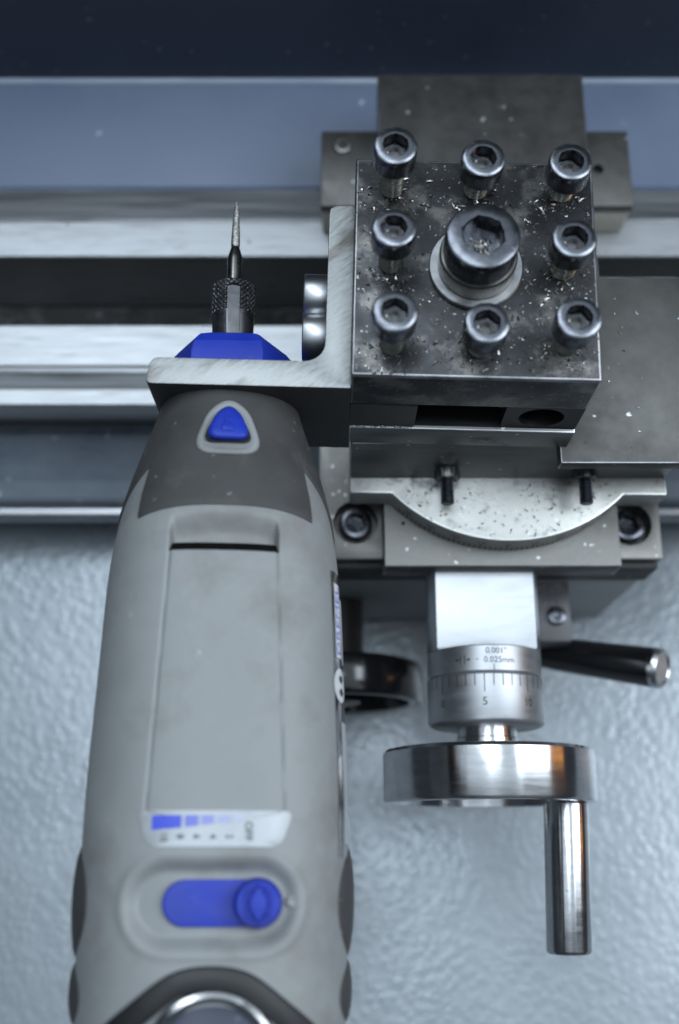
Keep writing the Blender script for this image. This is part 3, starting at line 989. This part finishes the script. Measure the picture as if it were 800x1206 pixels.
# black chevron round the rear and the chrome ring behind it
path = [(-29.0, -36), (-22, -27.5), (-15.5, -21.8), (-9.5, -17.2), (-5, -15.4), (0, -14.9), (5, -15.4), (9.5, -17.2), (15.5, -21.8), (22, -27.5), (29.0, -36)]
Pp = []
for i in range(len(path) - 1):
    for j in range(5):
        t_ = j / 5
        p0 = Vector(path[max(i - 1, 0)]); p1 = Vector(path[i]); p2 = Vector(path[i + 1]); p3 = Vector(path[min(i + 2, len(path) - 1)])
        Pp.append(0.5 * ((2 * p1) + (p2 - p0) * t_ + (2 * p0 - 5 * p1 + 4 * p2 - p3) * t_ ** 2 + (3 * p1 - p0 - 3 * p2 + p3) * t_ ** 3))
V, F = [], []
for i, p in enumerate(Pp):
    tg = (Pp[min(i + 1, len(Pp) - 1)] - Pp[max(i - 1, 0)]).normalized()
    nr = Vector((tg.y, -tg.x))
    for wv, lift in ((0, -.5), (0.1, .7), (.6, 1.0), (4.4, 1.0), (4.9, .7), (5.0, -.5)):
        w_ = p + nr * wv
        xx = max(-29.2, min(29.2, w_.x))
        V.append((AX + xx, w_.y, AZ + top(xx, w_.y) + lift))
for i in range(len(Pp) - 1):
    for j in range(5):
        b = i * 6 + j
        F.append([b, b + 1, b + 7, b + 6])
mk('rear_band', V, F, 'black_rubber', rt, sharp=60)
V, F = [], []
lp = []
zr = top(0, -34)
V, F = lathe([(11.0, -3), (13.2, -3), (13.6, 0.6), (13.2, 1.8), (12.3, 2.2), (11.4, 1.7), (11.0, .5)], 64, 'z', (AX + 0.6, -33.0, AZ + zr), cap0=False, cap1=False)
mk('chrome_ring', V, F, 'polished_steel', rt)
V, F = lathe([(10.95, -2.5), (10.95, .2), (9.5, .9), (5, 1.7), (.01, 1.9)], 48, 'z', (AX + 0.6, -33.0, AZ + zr))
mk('ring_insert', V, F, 'dark_blue_shaded', rt)


# side strips, badge and print


def strip(a0, a1, ya, yb, off, na=16, ny=40, slant=0.0):
    V, F = [], []
    for i in range(na + 1):
        a = a0 + (a1 - a0) * i / na
        for j in range(ny + 1):
            yy = ya + (yb - ya) * j / ny
            if slant and j == 0: yy -= slant * i / na
            V.append(skin(R(a), yy, off))
    for i in range(na):
        for j in range(ny):
            b = i * (ny + 1) + j
            F.append([b, b + 1, b + ny + 2, b + ny + 1])
    return V, F


mk('side_strip', *strip(59, 118, 72, 6, 0.12), 'black_gloss', rt, sharp=60)
mk('name_badge', *strip(62, 71, 69, 51, 0.22, 6, 20), 'white_print', rt)
tv, tf = text_geo('DREMEL', 3.3)
us = [u for u, v_ in tv]
ku = 16.6 / (max(us) - min(us))
V = []
for u, v_ in tv:
    V.append(skin(R(66.4 - v_ * 2.6), 60.0 + u * ku, 0.30))
mk('badge_lettering', V, tf, 'blue_ink', rt, smooth=False)
# round emblem: white disc with two dark marks
Vd, Fd = [skin(R(67), 44.5, .24)], []
for j in range(32):
    t_ = 2 * math.pi * j / 32
    Vd.append(skin(R(67 + 9.5 * math.sin(t_)), 44.5 + 4.0 * math.cos(t_), .24))
for j in range(32): Fd.append([0, 1 + j, 1 + (j + 1) % 32])
em = mk('round_emblem', Vd, Fd, 'white_print', rt, smooth=False)
mks = []
for yy in (42.9, 46.0):
    b = [skin(R(68 + 3.2 * math.sin(2 * math.pi * j / 14)), yy + .9 * math.cos(2 * math.pi * j / 14), .32) for j in range(14)]
    mks.append((b, [list(range(14))]))
mk('emblem_marks', *merge(*mks), 'ink', em, smooth=False)
mk('rating_label', *strip(73, 92, 66, 50, 0.2, 6, 16), 'silver_label', rt)
mk('rating_label', *strip(66, 90, 36, 9, 0.2, 6, 16), 'silver_label', rt)
# rubber grip pads on both flanks


def pad(s, yc, hl, hh_, depth):
    loops = []
    for i in range(13):
        r_ = math.cos(i / 12 * math.pi / 2)
        lift = depth * math.sin(i / 12 * math.pi / 2)
        lp = []
        for j in range(32):
            a = 2 * math.pi * j / 32
            yy = yc + hl * r_ * math.cos(a)
            p = skin(s * R(92 + hh_ * r_ * math.sin(a)), yy, lift - .3)
            lp.append(p)
        loops.append(lp)
    return rings(loops, False, True)


for s in (1, -1):
    mk('grip_pad', *pad(s, -3.5, 12.5, 34, 1.8), 'dark_rubber', rt)
    mk('grip_pad', *pad(s, -22.5, 6.8, 30, 1.6), 'dark_rubber', rt)
    mk('grip_pad', *pad(s, -37.5, 6.8, 28, 1.6), 'dark_rubber', rt)
# nose nut, collet and burr
def ncap(i, a, r, h):
    return hexr(a - R(3), r * 0.92) if i in (1, 2, 3, 4, 5) else r
V, F = lathe([(13.5, 122.9), (16.9, 123.7), (16.9, 128.5), (16.0, 132.0), (13.6, 135.0), (9.8, 137.0), (6.2, 137.6)], 96, 'y', (AX, 0, AZ), ncap)
mk('nose_cap', V, F, 'blue_plastic', rt, sharp=22)
prof = [(5.0, 136.8), (5.3, 138.0), (5.7, 146.0)] + [(5.95 - (0.0 if i_ < 44 else 0.02 * (i_ - 44)), 146.2 + i_ * .16) for i_ in range(54)] + [(5.2, 155.0), (4.2, 155.5), (1.9, 155.6)]
def kn_(i, a, r, h):
    if 146.1 < h < 154.8:
        u = 26 * a; v_ = h * 4.4
        return r - .42 * (abs(math.sin((u + v_) / 2)) < .32) - .42 * (abs(math.sin((u - v_) / 2)) < .32) * .6
    return r
V, F = lathe(prof, 200, 'y', (AX, 0, AZ), kn_)
V = [(x, y, min(z, AZ + 5.15) if abs(x - AX) < 1.8 and y < 153 - 0.4 * (x - AX) ** 2 * .3 else z) for x, y, z in V]
mk('collet_nut', V, F, 'nut_dark', rt, sharp=30)
V, F = lathe([(2.1, 155.0), (2.1, 163.2), (1.8, 164.8), (1.1, 167.2), (1.0, 167.4)], 24, 'y', (AX, 0, AZ))
mk('burr_shank', V, F, 'collet_steel', rt)
V, F = lathe([(1.05, 167.0), (1.25, 167.8), (1.12, 172), (.8, 177.8), (.5, 181.0), (.2, 181.6)], 24, 'y', (AX, 0, AZ))
mk('diamond_burr', V, F, 'diamond_grit', rt)

# the handle stretches a little towards its rear end
stack = list(rt.children)
while stack:
    o = stack.pop(); stack += list(o.children)
    if not o.data: continue
    for v in o.data.vertices:
        y = v.co.y / S + 40
        if y < 120: v.co.y += (2.45 * (1 - (y + 3) / 123)) * S

# ------------------------------------------------------------------ swarf


def on_post():
    while True:
        x, y = random.uniform(5, 63), random.uniform(118, 175)
        if random.random() < 0.68:
            h = random.choice(heads)
            x, y = h[0] + random.gauss(0, 5), h[1] + random.gauss(-3, 4)
        if 5 < x < 63 and 117.5 < y < 175.5 and math.hypot(x - 34, y - 145.6) > 11.7: return x, y, 0.0


V, F = flakes(1000, on_post, .06, 0.7)
o = mk('metal_chips', V, F, 'chip_steel', org=(34, 146, 0), smooth=False)
tag(o, 'bright metal chips scattered over the black tool post top', 'metal chips', kind='stuff')


V, F = flakes(1600, on_post, .05, 0.45)
o = mk('swarf_dust', V, F, 'dark_swarf', org=(34, 146, 0), smooth=False)
tag(o, 'dull grey swarf dust gathered round the tool post screws', 'swarf dust', kind='stuff')


def on_swivel():
    while True:
        x, y = random.uniform(5, 97), random.uniform(97.5, 115.5)
        if math.hypot(x - ccx, y - ccy) < cR - .5 and (y > 112 or 18 < x < 85): return x, y, -71.6


V, F = flakes(380, on_swivel, .06, 0.5)
o = mk('metal_chips', V, F, 'chip_steel', org=(51, 106, -71.6), smooth=False)
tag(o, 'fine metal chips lying on the graduated swivel base', 'metal chips', kind='stuff')
V, F = flakes(70, lambda: (random.uniform(66, 118), random.uniform(112, 165), -41.6), .06, 0.5)
o = mk('metal_chips', V, F, 'chip_steel', org=(90, 140, -41.6), smooth=False)
tag(o, 'sparse metal chips on the plain grey slide cover plate', 'metal chips', kind='stuff')
V, F = flakes(90, lambda: (random.uniform(16, 85), random.uniform(180, 265), -83.2), .1, 0.6)
o = mk('metal_chips', V, F, 'chip_steel', org=(50, 220, -83.2), smooth=False)
tag(o, 'metal chips on the rear end of the cross slide', 'metal chips', kind='stuff')
